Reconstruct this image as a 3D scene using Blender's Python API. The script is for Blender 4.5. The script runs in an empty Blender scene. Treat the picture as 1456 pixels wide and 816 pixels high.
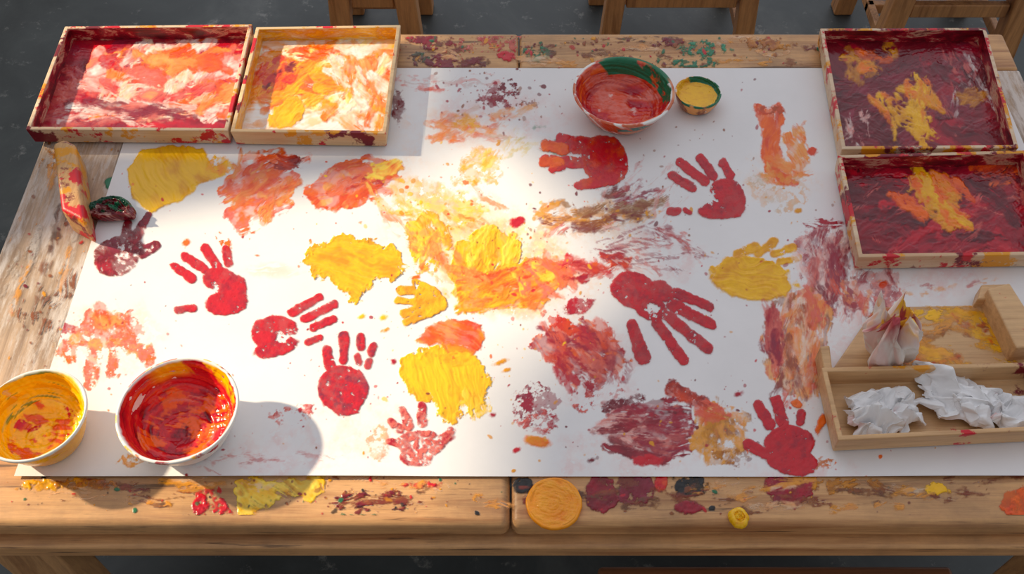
import bpy, math, random
import numpy as np
from mathutils import Vector
from mathutils.geometry import tessellate_polygon
random.seed(3); rs=np.random.RandomState(7)
sc=bpy.context.scene
try:
    sc.view_settings.view_transform='Standard'; sc.view_settings.look='None'
    sc.view_settings.exposure=0.0
except Exception as e: print(e)

# ---------------------------------------------------------------- camera / survey maths
H=0.60; F=1400.0; P=math.radians(53.7); D=1.6
CY=-D*math.cos(P); CZ=H+D*math.sin(P)
cp,sp=math.cos(P),math.sin(P)
def w2p(x,y,z):
    dy=y-CY; dz=z-CZ
    dep=dy*cp-dz*sp
    up=dy*sp+dz*cp
    return 728+F*x/dep, 408-F*up/dep
def p2w(u,v,z=H):
    a=(u-728)/F; b=(408-v)/F
    dx=a; dy=cp+b*sp; dz=-sp+b*cp
    t=(z-CZ)/dz
    return dx*t, CY+dy*t
def dep(y,z): return (y-CY)*cp-(z-CZ)*sp
cam=bpy.data.cameras.new('camera'); co=bpy.data.objects.new('camera',cam)
sc.collection.objects.link(co); co.location=(0,CY,CZ); co.rotation_euler=(math.pi/2-P,0,0)
cam.sensor_width=36; cam.lens=F/1456*36; cam.clip_start=0.05
sc.camera=co

# ---------------------------------------------------------------- noise
TB=[rs.uniform(-1,1,(256,256)).astype(np.float32) for _ in range(12)]
def vn(x,y,s):
    T=TB[s%12]; o=(s*37.31)%251
    x=x+o; y=y+o*1.7
    xi=np.floor(x); yi=np.floor(y); fx=x-xi; fy=y-yi
    xi=xi.astype(np.int64)&255; yi=yi.astype(np.int64)&255
    x1=(xi+1)&255; y1=(yi+1)&255
    fx=fx*fx*(3-2*fx); fy=fy*fy*(3-2*fy)
    return (T[yi,xi]*(1-fx)+T[yi,x1]*fx)*(1-fy)+(T[y1,xi]*(1-fx)+T[y1,x1]*fx)*fy
def fbm(x,y,o=4,s=0,g=0.55):
    r=0;a=1.0;t=0
    for i in range(o):
        r=r+a*vn(x,y,s+i*3); t+=a*0.8; a*=g; x,y=(x*1.62+y*1.17),(y*1.62-x*1.17)
    return r/t
def fbs(x,y,o=4,s=0,g=0.6):   # keeps the axes (for streaks)
    r=0;a=1.0;t=0
    for i in range(o):
        r=r+a*vn(x,y,s+i*3); t+=a*0.8; a*=g; x=x*1.6; y=y*2.1
    return r/t
def ss(a,b,x):
    t=np.clip((x-a)/(b-a),0,1); return t*t*(3-2*t)
def lin(c):
    c=np.array(c,float)/255.0
    return np.where(c<=0.04045,c/12.92,((c+0.055)/1.055)**2.4)
def C(r,g,b): return lin((r,g,b))
RED=C(204,12,34); CRI=C(172,12,40); MAR=C(118,8,28); DMA=C(78,7,20)
YEL=C(250,190,4); OCH=C(226,150,5); ORA=C(244,106,12); DOR=C(222,66,16); PNK=C(228,114,98); WHT=C(244,238,230)
GRN=C(15,110,72); BLK=C(25,22,22); BRN=C(148,76,32); PEA=C(242,164,84); LYE=C(252,216,80); PUR=C(142,34,58)

def ramp(t,cols):
    cols=np.array(cols); n=len(cols)-1
    if n==0: return np.broadcast_to(cols[0],t.shape+(3,))
    x=np.clip(t,0,0.9999)*n; i=x.astype(int); f=(x-i)[...,None]
    return cols[i]*(1-f)+cols[i+1]*f

# ---------------------------------------------------------------- distance shapes (chart units)
def ell(cx,cy,rx,ry,rot=0):
    c,s=math.cos(math.radians(rot)),math.sin(math.radians(rot))
    R=max(rx,ry)
    def f(u,v):
        x=(u-cx)*c+(v-cy)*s; y=-(u-cx)*s+(v-cy)*c
        return (np.sqrt((x/rx)**2+(y/ry)**2)-1)*min(rx,ry)
    return f,(cx-R,cy-R,cx+R,cy+R)
def cap(x0,y0,x1,y1,r0,r1=None):
    if r1 is None: r1=r0
    def f(u,v):
        dx,dy=x1-x0,y1-y0; L=dx*dx+dy*dy+1e-6
        t=np.clip(((u-x0)*dx+(v-y0)*dy)/L,0,1)
        return np.hypot(u-x0-t*dx,v-y0-t*dy)-(r0+(r1-r0)*t)
    R=max(r0,r1)
    return f,(min(x0,x1)-R,min(y0,y1)-R,max(x0,x1)+R,max(y0,y1)+R)
def poly(pts):
    P_=np.array(pts,float)
    def f(u,v):
        d=np.full(u.shape,1e9); sgn=np.ones(u.shape)
        n=len(P_)
        for i in range(n):
            a=P_[i]; b=P_[i-1]
            ex,ey=b-a; wx=u-a[0]; wy=v-a[1]
            t=np.clip((wx*ex+wy*ey)/(ex*ex+ey*ey+1e-9),0,1)
            d=np.minimum(d,(wx-ex*t)**2+(wy-ey*t)**2)
            c1=v>=a[1]; c2=v<b[1]; c3=ex*wy>ey*wx
            fl=(c1&c2&c3)|(~c1&~c2&~c3)
            sgn=np.where(fl,-sgn,sgn)
        return sgn*np.sqrt(d)
    return f,(P_[:,0].min(),P_[:,1].min(),P_[:,0].max(),P_[:,1].max())
def uni(*sh,k=4.0):
    def f(u,v):
        d=sh[0][0](u,v)
        for s in sh[1:]:
            e=s[0](u,v); h=np.clip(k-np.abs(d-e),0,k)/k
            d=np.minimum(d,e)-h*h*k*0.2
        return d
    b=np.array([s[1] for s in sh])
    return f,(b[:,0].min(),b[:,1].min(),b[:,2].max(),b[:,3].max())

class Canvas:
    def __init__(s,X,Y,z,axis=True,init=WHT):
        s.X,s.Y,s.z=X,Y,z; s.U,s.V=w2p(X,Y,z); s.axis=axis
        s.C=np.zeros(X.shape+(3,))+init; s.A=np.zeros(X.shape); s.Hh=np.zeros(X.shape)
    def sub(s,b,pad):
        a0,b0,a1,b1=b[0]-pad,b[1]-pad,b[2]+pad,b[3]+pad
        if s.axis:
            v=s.V[:,0]; r=np.where((v>b0)&(v<b1))[0]
            if len(r)==0: return None
            r0,r1=r[0],r[-1]+1
            m=((s.U[r0]>a0)&(s.U[r0]<a1))|((s.U[r1-1]>a0)&(s.U[r1-1]<a1))
            c=np.where(m)[0]
        else:
            m=(s.U>a0)&(s.U<a1)&(s.V>b0)&(s.V<b1)
            r=np.where(m.any(1))[0]; c=np.where(m.any(0))[0]
            if len(r)==0: return None
            r0,r1=r[0],r[-1]+1
        if len(c)==0: return None
        return (slice(r0,r1),slice(c[0],c[-1]+1))
    def put(s,sl,a,col,h):
        A=s.A[sl]; nA=a+(1-a)*A
        k=np.where(nA>1e-4,a/np.maximum(nA,1e-4),0)[...,None]
        s.C[sl]=s.C[sl]*(1-k)+col*k
        s.A[sl]=nA
        s.Hh[sl]=s.Hh[sl]*(1-0.6*a)+h*a
    def mark(s,shape,cols,cover=0.9,warp=6,ws=22,edge=1.6,streak=None,ts=9,h=1.0,seed=0,op=1.0,hollow=None,curl=1.0,tv=0.0,soft=0.0):
        f,b=shape
        sl=s.sub(b,warp*1.3+edge+2)
        if sl is None: return
        u=s.U[sl]; v=s.V[sl]
        d=f(u,v)+fbm(u/ws,v/ws,5,seed,0.6)*warp
        body=ss(edge,-edge-soft,d)
        if streak is not None:
            ang,L,W=streak
            a=math.radians(ang); c_,s_=math.cos(a),math.sin(a)
            uu=u+curl*fbm(u/50,v/50,3,seed+5)*13; vv=v+curl*fbm(u/50,v/50,3,seed+6)*13
            p=(uu*c_+vv*s_)/L; q=(-uu*s_+vv*c_)/W
            t1=fbs(p,q,4,seed+1,0.6); t2=fbs(p*0.8+9,q*0.6+4,4,seed+2,0.65); fine=fbs(p*2.2,q*2.0,2,seed+4,0.6)
            t2=0.6*t2+0.6*fbm(u/24,v/24,4,seed+8,0.62)
            t1=0.65*t1+0.5*fbm(u/16,v/16,4,seed+9,0.6)
        else:
            t1=fbm(u/ts,v/ts,5,seed+1,0.62); t2=fbm(u/(ts*2.2),v/(ts*2.2),5,seed+2,0.62); fine=fbm(u/3.6,v/3.6,3,seed+4)
        th=0.5-1.35*cover
        x=t1*0.9+fine*0.2+ss(0,-25,d)*0.12
        if hollow is not None:
            hx,hy,hr,hs=hollow
            x=x-hs*np.exp(-((u-hx)**2+(v-hy)**2)/(hr*hr))
        cv=ss(th-0.12,th+0.14,x)
        a=body*cv*op
        if tv>0:
            lf=fbm(u/20,v/20,4,seed+7,0.6)
            a=a*(1-tv*ss(-0.25,0.45,lf+0.4*fine))
        col=ramp(0.5+0.85*t2+0.12*fine,cols)*(1+0.08*t1[...,None])
        rim=np.exp(-((d+2.5)/2.5)**2)*0.35
        hh=(0.35+0.50*t1+0.22*fine+rim)*h
        s.put(sl,a,np.clip(col,0,1),np.clip(hh,0,3)*1.0)
    def swipes(s,cx,cy,rx,ry,n,colsets,angs=(0,180),ln=(30,90),wd=(5,14),cover=(0.35,0.65),h=0.8,seed=0,op=1.0,tv=0.3,W=4.5):
        R=random.Random(seed)
        for i in range(n):
            x=cx+R.uniform(-1,1)*rx; y=cy+R.uniform(-1,1)*ry
            a=R.uniform(*angs); L=R.uniform(*ln)/2; ww=R.uniform(*wd)*1.1; ar=math.radians(a)
            bx,by=x+math.cos(ar)*L,y+math.sin(ar)*L; ax,ay=x-math.cos(ar)*L,y-math.sin(ar)*L
            k=R.uniform(-.35,.35)*L; mx_,my_=x-math.sin(ar)*k,y+math.cos(ar)*k
            sh=uni(cap(ax,ay,mx_,my_,ww*.7,ww),cap(mx_,my_,bx,by,ww,ww*.6))
            s.mark(sh,colsets[R.randrange(len(colsets))],R.uniform(*cover)+.08,6,14,2.2,(a,L*0.9,W*1.15),9,h*1.1,seed*7+i,op,None,0.8,tv)
    def splat(s,cx,cy,rx,ry,n,cols,r0=0.8,r1=3.2,seed=0):
        R=random.Random(seed)
        for i in range(n):
            g=R.gauss(0,0.5),R.gauss(0,0.5)
            x=cx+g[0]*rx; y=cy+g[1]*ry
            r=r0+(r1-r0)*R.random()**3
            sh=ell(x,y,r*(1+R.random()*0.8),r,R.random()*180)
            sl=s.sub(sh[1],3)
            if sl is None: continue
            u=s.U[sl]; v=s.V[sl]
            d=sh[0](u,v)+fbm(u/5,v/5,2,i)*r*0.5
            a=ss(0.7,-0.7,d)*R.uniform(.5,1)
            s.put(sl,a,cols[R.randrange(len(cols))],a*0.6)
    def build(s,name,mat,hscale,keep=None,parent=None,zfun=None):
        n,m=s.X.shape
        Z=s.z+s.Hh*s.A*hscale
        if zfun is not None: Z=Z+zfun(s.X,s.Y)
        co_=np.stack([s.X,s.Y,Z],-1).reshape(-1,3)
        idx=np.arange(n*m).reshape(n,m)
        q=np.stack([idx[:-1,:-1],idx[:-1,1:],idx[1:,1:],idx[1:,:-1]],-1).reshape(-1,4)
        al=s.A.reshape(-1)
        if keep is not None:
            q=q[al[q].max(1)>keep]
        used=np.zeros(n*m,bool); used[q.reshape(-1)]=True
        mp=np.cumsum(used)-1
        q=mp[q]; co_=co_[used]; col=np.concatenate([s.C.reshape(-1,3),al[:,None]],1)[used]
        o=mesh_np(name,co_,q,mat,parent)
        setcol(o.data,col)
        return o

def mesh_np(name,v,q,mat,parent=None,smooth=True):
    me=bpy.data.meshes.new(name)
    v=np.asarray(v,np.float32); q=np.asarray(q,np.int32); k=q.shape[1]
    me.vertices.add(len(v)); me.vertices.foreach_set('co',v.reshape(-1))
    me.loops.add(q.size); me.loops.foreach_set('vertex_index',q.reshape(-1))
    me.polygons.add(len(q)); me.polygons.foreach_set('loop_start',np.arange(0,q.size,k,dtype=np.int32))
    me.update(calc_edges=True); me.validate()
    if smooth: me.polygons.foreach_set('use_smooth',np.ones(len(me.polygons),bool))
    me.materials.append(mat)
    o=bpy.data.objects.new(name,me); sc.collection.objects.link(o)
    if parent: o.parent=parent
    return o
def setcol(me,col):
    a=me.attributes.new('paint','FLOAT_COLOR','POINT'); a.data.foreach_set('color',np.asarray(col,np.float32).reshape(-1))
    b=me.attributes.new('pa','FLOAT','POINT'); b.data.foreach_set('value',np.ascontiguousarray(col[:,3],dtype=np.float32))
def empty(name):
    e=bpy.data.objects.new(name,None); e.empty_display_size=0.05; sc.collection.objects.link(e); return e

# ---------------------------------------------------------------- materials
def newmat(n):
    m=bpy.data.materials.new(n); m.use_nodes=True; nt=m.node_tree; nt.nodes.clear()
    out=nt.nodes.new('ShaderNodeOutputMaterial'); b=nt.nodes.new('ShaderNodeBsdfPrincipled')
    nt.links.new(b.outputs[0],out.inputs[0]); return m,nt,b,out
def N(nt,t,**k):
    n=nt.nodes.new(t)
    for a,b in k.items(): setattr(n,a,b)
    return n
def noise(nt,vec,scale,detail=5,rough=0.6,dist=0.0):
    n=N(nt,'ShaderNodeTexNoise'); n.inputs['Scale'].default_value=scale; n.inputs['Detail'].default_value=detail
    n.inputs['Roughness'].default_value=rough; n.inputs['Distortion'].default_value=dist
    if vec is not None: nt.links.new(vec,n.inputs['Vector'])
    return n.outputs['Fac']
def cramp(nt,fac,stops):
    r=N(nt,'ShaderNodeValToRGB'); e=r.color_ramp.elements
    while len(e)<len(stops): e.new(0.5)
    for i,(p,c) in enumerate(stops):
        e[i].position=p; e[i].color=(c[0],c[1],c[2],1) if not np.isscalar(c) else (c,c,c,1)
    nt.links.new(fac,r.inputs[0]); return r.outputs[0]
def mixc(nt,f,a,b,mode='MIX'):
    m=N(nt,'ShaderNodeMix',data_type='RGBA',blend_type=mode)
    for s,i in ((f,0),(a,6),(b,7)):
        if isinstance(s,bpy.types.NodeSocket): nt.links.new(s,m.inputs[i])
        else:
            m.inputs[i].default_value=s if i==0 else (s[0],s[1],s[2],1)
    return m.outputs[2]
def mapv(nt,scale,rot=(0,0,0)):
    tc=N(nt,'ShaderNodeTexCoord'); mp=N(nt,'ShaderNodeMapping'); mp.inputs['Scale'].default_value=scale; mp.inputs['Rotation'].default_value=rot
    nt.links.new(tc.outputs['Object'],mp.inputs[0]); return mp.outputs[0],tc.outputs['Object']
def vadd(nt,v,o):
    ad=N(nt,'ShaderNodeVectorMath',operation='ADD'); ad.inputs[1].default_value=o; nt.links.new(v,ad.inputs[0]); return ad.outputs[0]
def bump(nt,b,fac,st,dist=0.002):
    k=N(nt,'ShaderNodeBump'); k.inputs['Strength'].default_value=st; k.inputs['Distance'].default_value=dist
    nt.links.new(fac,k.inputs['Height']); nt.links.new(k.outputs[0],b.inputs['Normal'])

def wood(name,axis='x',light=(205,160,110),dark=(140,92,52),stain=0.35,seed=0.0,paint=0.0,cracks=0.0,white=0.0):
    m,nt,b,out=newmat(name)
    sc_={'x':(1.2,22,22),'y':(22,1.2,22),'z':(22,22,1.2)}[axis]
    v,o=mapv(nt,sc_); v=vadd(nt,v,(seed,seed*2,seed))
    g=noise(nt,v,1.6,6,0.6,0.6); g2=noise(nt,v,7,5,0.75)
    col=cramp(nt,g,[(0.28,C(*dark)),(0.48,C(*light)*0.88),(0.72,C(*light))])
    col=mixc(nt,0.4,col,cramp(nt,g2,[(0.3,C(*dark)),(0.6,C(255,240,220))]),'MULTIPLY')
    st=noise(nt,vadd(nt,o,(seed,1,0)),3.5,7,0.7)
    f=cramp(nt,st,[(0.47,0.0),(0.72,stain)])
    col=mixc(nt,f,col,C(100,78,60),'MIX')
    if white>0:
        sc2={'x':(2.5,14,14),'y':(14,2.5,14),'z':(14,14,2.5)}[axis]
        v2,_=mapv(nt,sc2); wn=noise(nt,v2,2.2,8,0.75)
        col=mixc(nt,cramp(nt,wn,[(0.47,0.0),(0.60,white)]),col,C(222,212,204))
    if cracks>0:
        sc3={'x':(3,60,60),'y':(60,3,60),'z':(60,60,3)}[axis]
        v3,_=mapv(nt,sc3); cn=noise(nt,v3,1.5,5,0.6)
        col=mixc(nt,cramp(nt,cn,[(0.62,0.0),(0.68,cracks)]),col,C(58,40,28))
    if paint>0:
        for i,(cc,s_) in enumerate(((MAR,9.0),(OCH,13.0),(RED,17.0))):
            q=noise(nt,vadd(nt,o,(i*3.1+seed,i*1.3,i*7)),s_,7,0.65)
            col=mixc(nt,cramp(nt,q,[(0.64-0.1*paint,0.0),(0.67-0.1*paint,1.0)]),col,cc)
    nt.links.new(col,b.inputs['Base Color']); b.inputs['Roughness'].default_value=0.42
    bump(nt,b,g2,0.3,0.0015)
    return m
def painted(name,basecol,rough=0.6,transparent=False,bumps=0.1,basenoise=None,gloss=0.33,var=0.93):
    m,nt,b,out=newmat(name)
    at=N(nt,'ShaderNodeAttribute',attribute_name='paint'); pa=N(nt,'ShaderNodeAttribute',attribute_name='pa')
    tc=N(nt,'ShaderNodeTexCoord')
    fn=noise(nt,tc.outputs['Object'],180,3,0.5)
    if transparent:
        nt.links.new(at.outputs['Color'],b.inputs['Base Color'])
        tr=N(nt,'ShaderNodeBsdfTransparent'); mx=N(nt,'ShaderNodeMixShader')
        nt.links.new(pa.outputs['Fac'],mx.inputs[0]); nt.links.new(tr.outputs[0],mx.inputs[1]); nt.links.new(b.outputs[0],mx.inputs[2])
        nt.links.new(mx.outputs[0],out.inputs[0]); b.inputs['Roughness'].default_value=gloss
    else:
        base=cramp(nt,noise(nt,tc.outputs['Object'],basenoise or 4,6,0.65),[(0.3,np.array(basecol)*var),(0.7,np.array(basecol))])
        nt.links.new(mixc(nt,pa.outputs['Fac'],base,at.outputs['Color']),b.inputs['Base Color'])
        mr=N(nt,'ShaderNodeMapRange'); mr.inputs[3].default_value=rough; mr.inputs[4].default_value=gloss
        nt.links.new(pa.outputs['Fac'],mr.inputs[0]); nt.links.new(mr.outputs[0],b.inputs['Roughness'])
    b.inputs['Specular IOR Level'].default_value=0.5
    bump(nt,b,fn,bumps,0.001)
    return m
M_paper=painted('paper_with_paint',C(242,239,238),0.75,var=0.9,gloss=.24)
M_dec=painted('paint_film',WHT,transparent=True,gloss=0.28)
M_tray=painted('tray_floor_paint',C(232,205,170),0.6,gloss=0.2)
M_bowl=painted('bowl_painted',C(240,238,232),0.3,gloss=0.2)
M_wx=wood('pine_x','x',light=(230,180,124),dark=(158,100,56),stain=0.55,cracks=0.7); M_wy=wood('pine_y','y',light=(204,176,150),dark=(136,108,88),stain=0.55,white=0.75,cracks=0.5); M_wz=wood('pine_z','z')
M_wdark=wood('dark_wood','x',light=(150,95,60),dark=(80,48,30))
M_traywall_r=wood('tray_wall_red','x',light=(238,214,184),dark=(210,170,130),stain=0.1,seed=2,paint=1.0)
M_traywall_c=wood('tray_wall_cream','x',light=(240,212,168),dark=(214,172,122),stain=0.1,seed=5,paint=0.7)
M_crate=wood('crate_pine','x',light=(230,190,140),dark=(186,140,96),stain=0.25,seed=8,paint=0.1)
def smearmat(name,stops,seed):
    m,nt,b,_=newmat(name); v,o=mapv(nt,(9,9,30)); f=noise(nt,vadd(nt,v,(seed,0,0)),1.6,7,0.7,0.4)
    nt.links.new(cramp(nt,f,stops),b.inputs['Base Color']); b.inputs['Roughness'].default_value=0.3; bump(nt,b,f,0.4); return m
M_inR=smearmat('inner_red',[(0.35,DMA),(0.45,MAR),(0.52,CRI),(0.58,C(220,170,140)),(0.66,MAR)],1)
M_inY=smearmat('inner_yellow',[(0.35,C(235,205,160)),(0.46,OCH),(0.53,YEL),(0.6,C(235,205,160)),(0.68,DOR)],4)
def plainmat(name,c,rough=0.7,ns=30,var=0.15,bmp=0.2):
    m,nt,b,out=newmat(name); tc=N(nt,'ShaderNodeTexCoord'); f=noise(nt,tc.outputs['Object'],ns,6,0.6)
    c=np.array(c); nt.links.new(cramp(nt,f,[(0.3,c*(1-var)),(0.7,np.clip(c*(1+var),0,1))]),b.inputs['Base Color'])
    b.inputs['Roughness'].default_value=rough; bump(nt,b,f,bmp,0.002); return m

# ---------------------------------------------------------------- box helper
def box(name,x0,x1,y0,y1,z0,z1,mat,parent=None,bev=0.006,seg=3,skew=None):
    v=[(x,y,z) for z in (z0,z1) for x,y in ((x0,y0),(x1,y0),(x1,y1),(x0,y1))]
    if skew:
        v=[(x+(skew[0] if z==z0 else 0),y+(skew[1] if z==z0 else 0),z) for x,y,z in v]
    q=[(0,3,2,1),(4,5,6,7),(0,1,5,4),(1,2,6,5),(2,3,7,6),(3,0,4,7)]
    o=mesh_np(name,v,q,mat,parent,smooth=True)
    if bev>0:
        bm=o.modifiers.new('bevel','BEVEL'); bm.width=bev; bm.segments=seg; bm.limit_method='ANGLE'
        bm.harden_normals=True
    return o

# ---------------------------------------------------------------- floor, wall with window, added sun-shaping panel
mf,nt,b,_=newmat('concrete'); tc=N(nt,'ShaderNodeTexCoord')
f1=noise(nt,tc.outputs['Object'],2.2,8,0.65,0.5); f2=noise(nt,tc.outputs['Object'],14,8,0.75)
col=cramp(nt,f1,[(0.3,C(48,53,54)),(0.55,C(70,76,76)),(0.75,C(102,106,104))])
col=mixc(nt,cramp(nt,f2,[(0.58,0.0),(0.68,0.5)]),col,C(165,165,160))
nt.links.new(col,b.inputs['Base Color']); b.inputs['Roughness'].default_value=0.5; bump(nt,b,f2,0.15)
mesh_np('floor',[(-2.6,-3,0),(4,-3,0),(4,4.5,0),(-2.6,4.5,0)],[(0,1,2,3)],mf,smooth=False)

SD=Vector((0.825,-0.264,-0.5)).normalized(); WX=-2.6
def tw(u,v,z=H):
    x,y=p2w(u,v,z); t=(WX-x)/SD.x
    return (y+SD.y*t, z+SD.z*t)
L1=[(20,-60),(520,-20),(585,40),(578,120),(560,202),(300,210),(20,208),(-140,160),(-260,120),(-200,0)]
L2=[(-150,420),(60,345),(190,312),(400,276),(545,262),(600,225),(680,185),(760,235),(815,310),(862,385),(820,450),(750,505),(700,575),(680,640),(690,720),(690,850),(-100,850),(-340,640)]
h1=[tw(*p) for p in L1]; h2=[tw(*p) for p in L2]
ally=[p[0] for p in h1+h2]; allz=[p[1] for p in h1+h2]
wy0,wy1,wz0,wz1=min(ally)-0.1,max(ally)+0.1,max(0.3,min(allz)-0.1),max(allz)+0.1
def flat_holes(name,outer,holes,x,mat,parent=None):
    polys=[[Vector((p[0],p[1],0)) for p in outer]]+[[Vector((p[0],p[1],0)) for p in h] for h in holes]
    tri=tessellate_polygon(polys); pts=[p for pl in polys for p in pl]
    return mesh_np(name,[(x,p.x,p.y) for p in pts],np.array(tri),mat,parent,smooth=False)
M_wall=plainmat('plaster_wall',C(225,215,200),0.9,8,0.04)
flat_holes('wall_left',[(-3,0),(4.5,0),(4.5,3.3),(-3,3.3)],[[(wy0,wz0),(wy0,wz1),(wy1,wz1),(wy1,wz0)]],WX,M_wall)
win=empty('window_1')
M_frame=plainmat('window_frame_paint',C(235,235,230),0.5,10,0.03)
for nm,a in (('sill',(wy0-.05,wy1+.05,wz0-.05,wz0)),('head',(wy0-.05,wy1+.05,wz1,wz1+.05)),('jamb_1',(wy0-.05,wy0,wz0,wz1)),('jamb_2',(wy1,wy1+.05,wz0,wz1))):
    box(nm,WX-0.04,WX+0.03,a[0],a[1],a[2],a[3],M_frame,win,0.004)
M_sunmask=plainmat('sun_mask_mat',C(200,190,175),0.95,20,0.05)
flat_holes('sun_mask_panel',[(wy0,wz0),(wy0,wz1),(wy1,wz1),(wy1,wz0)],[h1,h2],WX+0.012,M_sunmask,win)  # unseen panel added in the window; its holes shape the sunlit patches

# ---------------------------------------------------------------- table
TX0,TX1,TY0,TY1=-0.855,0.985,-0.408,0.632
table=empty('wooden_table')
th=0.042
box('front_plank_1',TX0,p2w(726,700)[0]-0.001,TY0,-0.255,H-th,H,M_wx,table,0.013,5)
box('front_plank_2',p2w(726,700)[0]+0.001,TX1,TY0,-0.255,H-th,H,M_wx,table,0.013,5)
box('back_plank_1',TX0,p2w(738,75)[0]-0.001,0.523,TY1,H-th,H,M_wx,table,0.008,4)
box('back_plank_2',p2w(738,75)[0]+0.001,TX1,0.523,TY1,H-th,H,M_wx,table,0.008,4)
n=11; w=(TX1-TX0)/n
for i in range(n):
    box('slat_%d'%(i+1),TX0+i*w+0.0008,TX0+(i+1)*w-0.0008,-0.254,0.522,H-th,H-0.0005,M_wy,table,0.003,2)
box('apron_front',TX0+0.09,TX1-0.02,-0.423,-0.36,0.522,0.556,M_wx,table,0.006)
box('apron_back',TX0+0.09,TX1-0.09,0.56,0.60,0.46,H-th,M_wx,table,0.004)
box('apron_side_1',TX0+0.06,TX0+0.09,-0.36,0.6,0.46,H-th,M_wy,table,0.004)
box('apron_side_2',TX1-0.09,TX1-0.06,-0.36,0.6,0.46,H-th,M_wy,table,0.004)
for i,(x,y,kx,ky) in enumerate(((TX0+0.07,-0.40,0.12,-0.07),(TX1-0.15,-0.40,-0.12,-0.07),(TX0+0.1,0.53,0,0),(TX1-0.17,0.53,0,0))):
    box('leg_%d'%(i+1),x,x+0.075,y,y+0.06,0,H-th-0.02,M_wz,table,0.006,skew=(kx,ky))
box('brace',TX0+0.17,TX0+0.20,-0.42,-0.37,0.0,0.53,M_wz,table,0.005,skew=(0.06,-.05))
box('stretcher_back',TX0+0.1,TX1-0.1,0.60,0.632,0.30,0.36,M_wx,table,0.006)

def patch(px,res=0.0011,z=H+0.0006,worldbox=None):
    if worldbox is None:
        u0,v0,u1,v1=px
        c=[p2w(a,b_,z) for a in (u0,u1) for b_ in (v0,v1)]
        x0=min(p[0] for p in c);x1=max(p[0] for p in c);y0=min(p[1] for p in c);y1=max(p[1] for p in c)
    else: x0,x1,y0,y1=worldbox
    xs_=np.arange(x0,x1,res); ys_=np.arange(y0,y1,res)
    X,Y=np.meshgrid(xs_,ys_)
    return Canvas(X,Y,z)
fc=patch(None,worldbox=(TX0+0.01,TX1-0.01,-0.393,-0.33))
m=fc.mark
m(poly([(330,680),(460,680),(462,700),(440,712),(400,706),(375,722),(345,735),(335,712)]),[OCH,YEL,LYE,OCH],0.6,10,16,streak=(30,40,6),h=1.2,seed=1,tv=.3)
m(poly([(278,700),(300,690),(325,715),(335,735),(300,740),(278,732)]),[PNK,RED,CRI],0.33,9,14,ts=14,seed=2,tv=.3)
m(ell(285,716,11,17,10),[RED,CRI],0.7,5,12,seed=3)
m(ell(60,690,30,8),[OCH,YEL],0.5,6,12,seed=4,tv=.5); m(ell(120,688,50,7),[OCH,BRN],0.4,6,12,seed=5,tv=.5)
m(ell(530,712,60,14),[BRN,MAR,BLK],0.28,8,10,streak=(0,30,4),seed=6)
m(ell(510,738,26,8),[GRN],0.33,5,8,seed=7)
m(ell(600,690,20,4),[RED],0.5,4,8,seed=8)
m(ell(855,702,24,26),[MAR,CRI],0.8,7,15,seed=9,tv=.3); m(ell(905,695,32,22),[MAR,PUR],0.6,8,15,seed=10,tv=.4)
m(ell(980,692,24,15),[BLK],0.7,8,10,seed=11,tv=.3); m(ell(742,690,14,12),[BLK],0.6,5,10,seed=12,tv=.3)
m(ell(978,722,18,9),[MAR,CRI],0.9,4,12,seed=13)
m(ell(940,684,8,14),[RED,ORA],0.8,4,12,seed=14)
m(poly([(1085,676),(1160,676),(1155,705),(1130,722),(1100,715),(1082,695)]),[MAR,CRI],0.75,8,15,seed=15,tv=.3)
m(ell(1330,697,16,9),[YEL],0.8,6,10,seed=16); m(ell(1455,715,30,24),[ORA,DOR],0.8,8,15,seed=17,tv=.4)
m(ell(1220,690,60,10),[BRN,OCH],0.35,8,12,streak=(0,30,5),seed=18,tv=.4)
m(ell(1305,740,10,6),[RED],0.8,3,9,seed=19)
fc.swipes(560,700,560,22,34,[[BRN,C(90,60,45)],[C(225,200,170),PEA],[MAR,BRN],[OCH,PEA]],(-8,8),(20,90),(2,7),(.2,.42),.3,21,.8,.4,2.5)
fc.swipes(1250,705,200,25,20,[[BRN,C(90,60,45)],[C(225,200,170),PEA],[MAR,BRN],[OCH,PEA]],(-8,8),(20,90),(2,7),(.2,.42),.3,22,.8,.4,2.5)
fc.splat(600,710,900,60,260,[MAR,BRN,RED,OCH,BLK,GRN],0.7,3.6,5)
fc.build('spilled_paint_front',M_dec,0.0015,0.04,table)
bc=patch(None,worldbox=(TX0+0.01,TX1-0.01,0.528,TY1-0.01),res=0.0014)
m=bc.mark
m(ell(612,60,30,10),[MAR,CRI],0.45,6,10,seed=1,tv=.3); m(ell(700,60,45,12),[PNK,CRI],0.38,7,10,seed=2,tv=.3); m(ell(600,85,22,9),[GRN,MAR],0.35,6,10,seed=3)
m(ell(640,88,40,9),[MAR],0.42,6,10,seed=4); m(ell(720,80,14,7),[RED],0.6,4,10,seed=5)
m(ell(760,78,24,10),[GRN],0.38,6,10,seed=6); m(ell(1000,70,34,12),[GRN,C(60,150,110)],0.4,6,9,seed=7); m(ell(950,60,20,6),[MAR],0.5,5,9,seed=8)
m(ell(1090,62,30,8),[OCH,BRN],0.4,6,9,seed=9); m(ell(985,88,40,7),[GRN],0.33,5,9,seed=10)
bc.swipes(870,72,300,20,26,[[BRN,C(90,60,45)],[C(225,200,170),PEA],[MAR,BRN],[OCH,PEA]],(-8,8),(20,80),(2,5),(.2,.4),.3,23,.8,.4,2.5)
bc.splat(850,70,500,30,260,[MAR,BRN,GRN,OCH,RED],0.7,3,6)
bc.build('spilled_paint_back',M_dec,0.0012,0.04,table)
lc=patch(None,worldbox=(TX0+0.01,-0.64,-0.25,0.5),res=0.0014)
m=lc.mark
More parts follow.
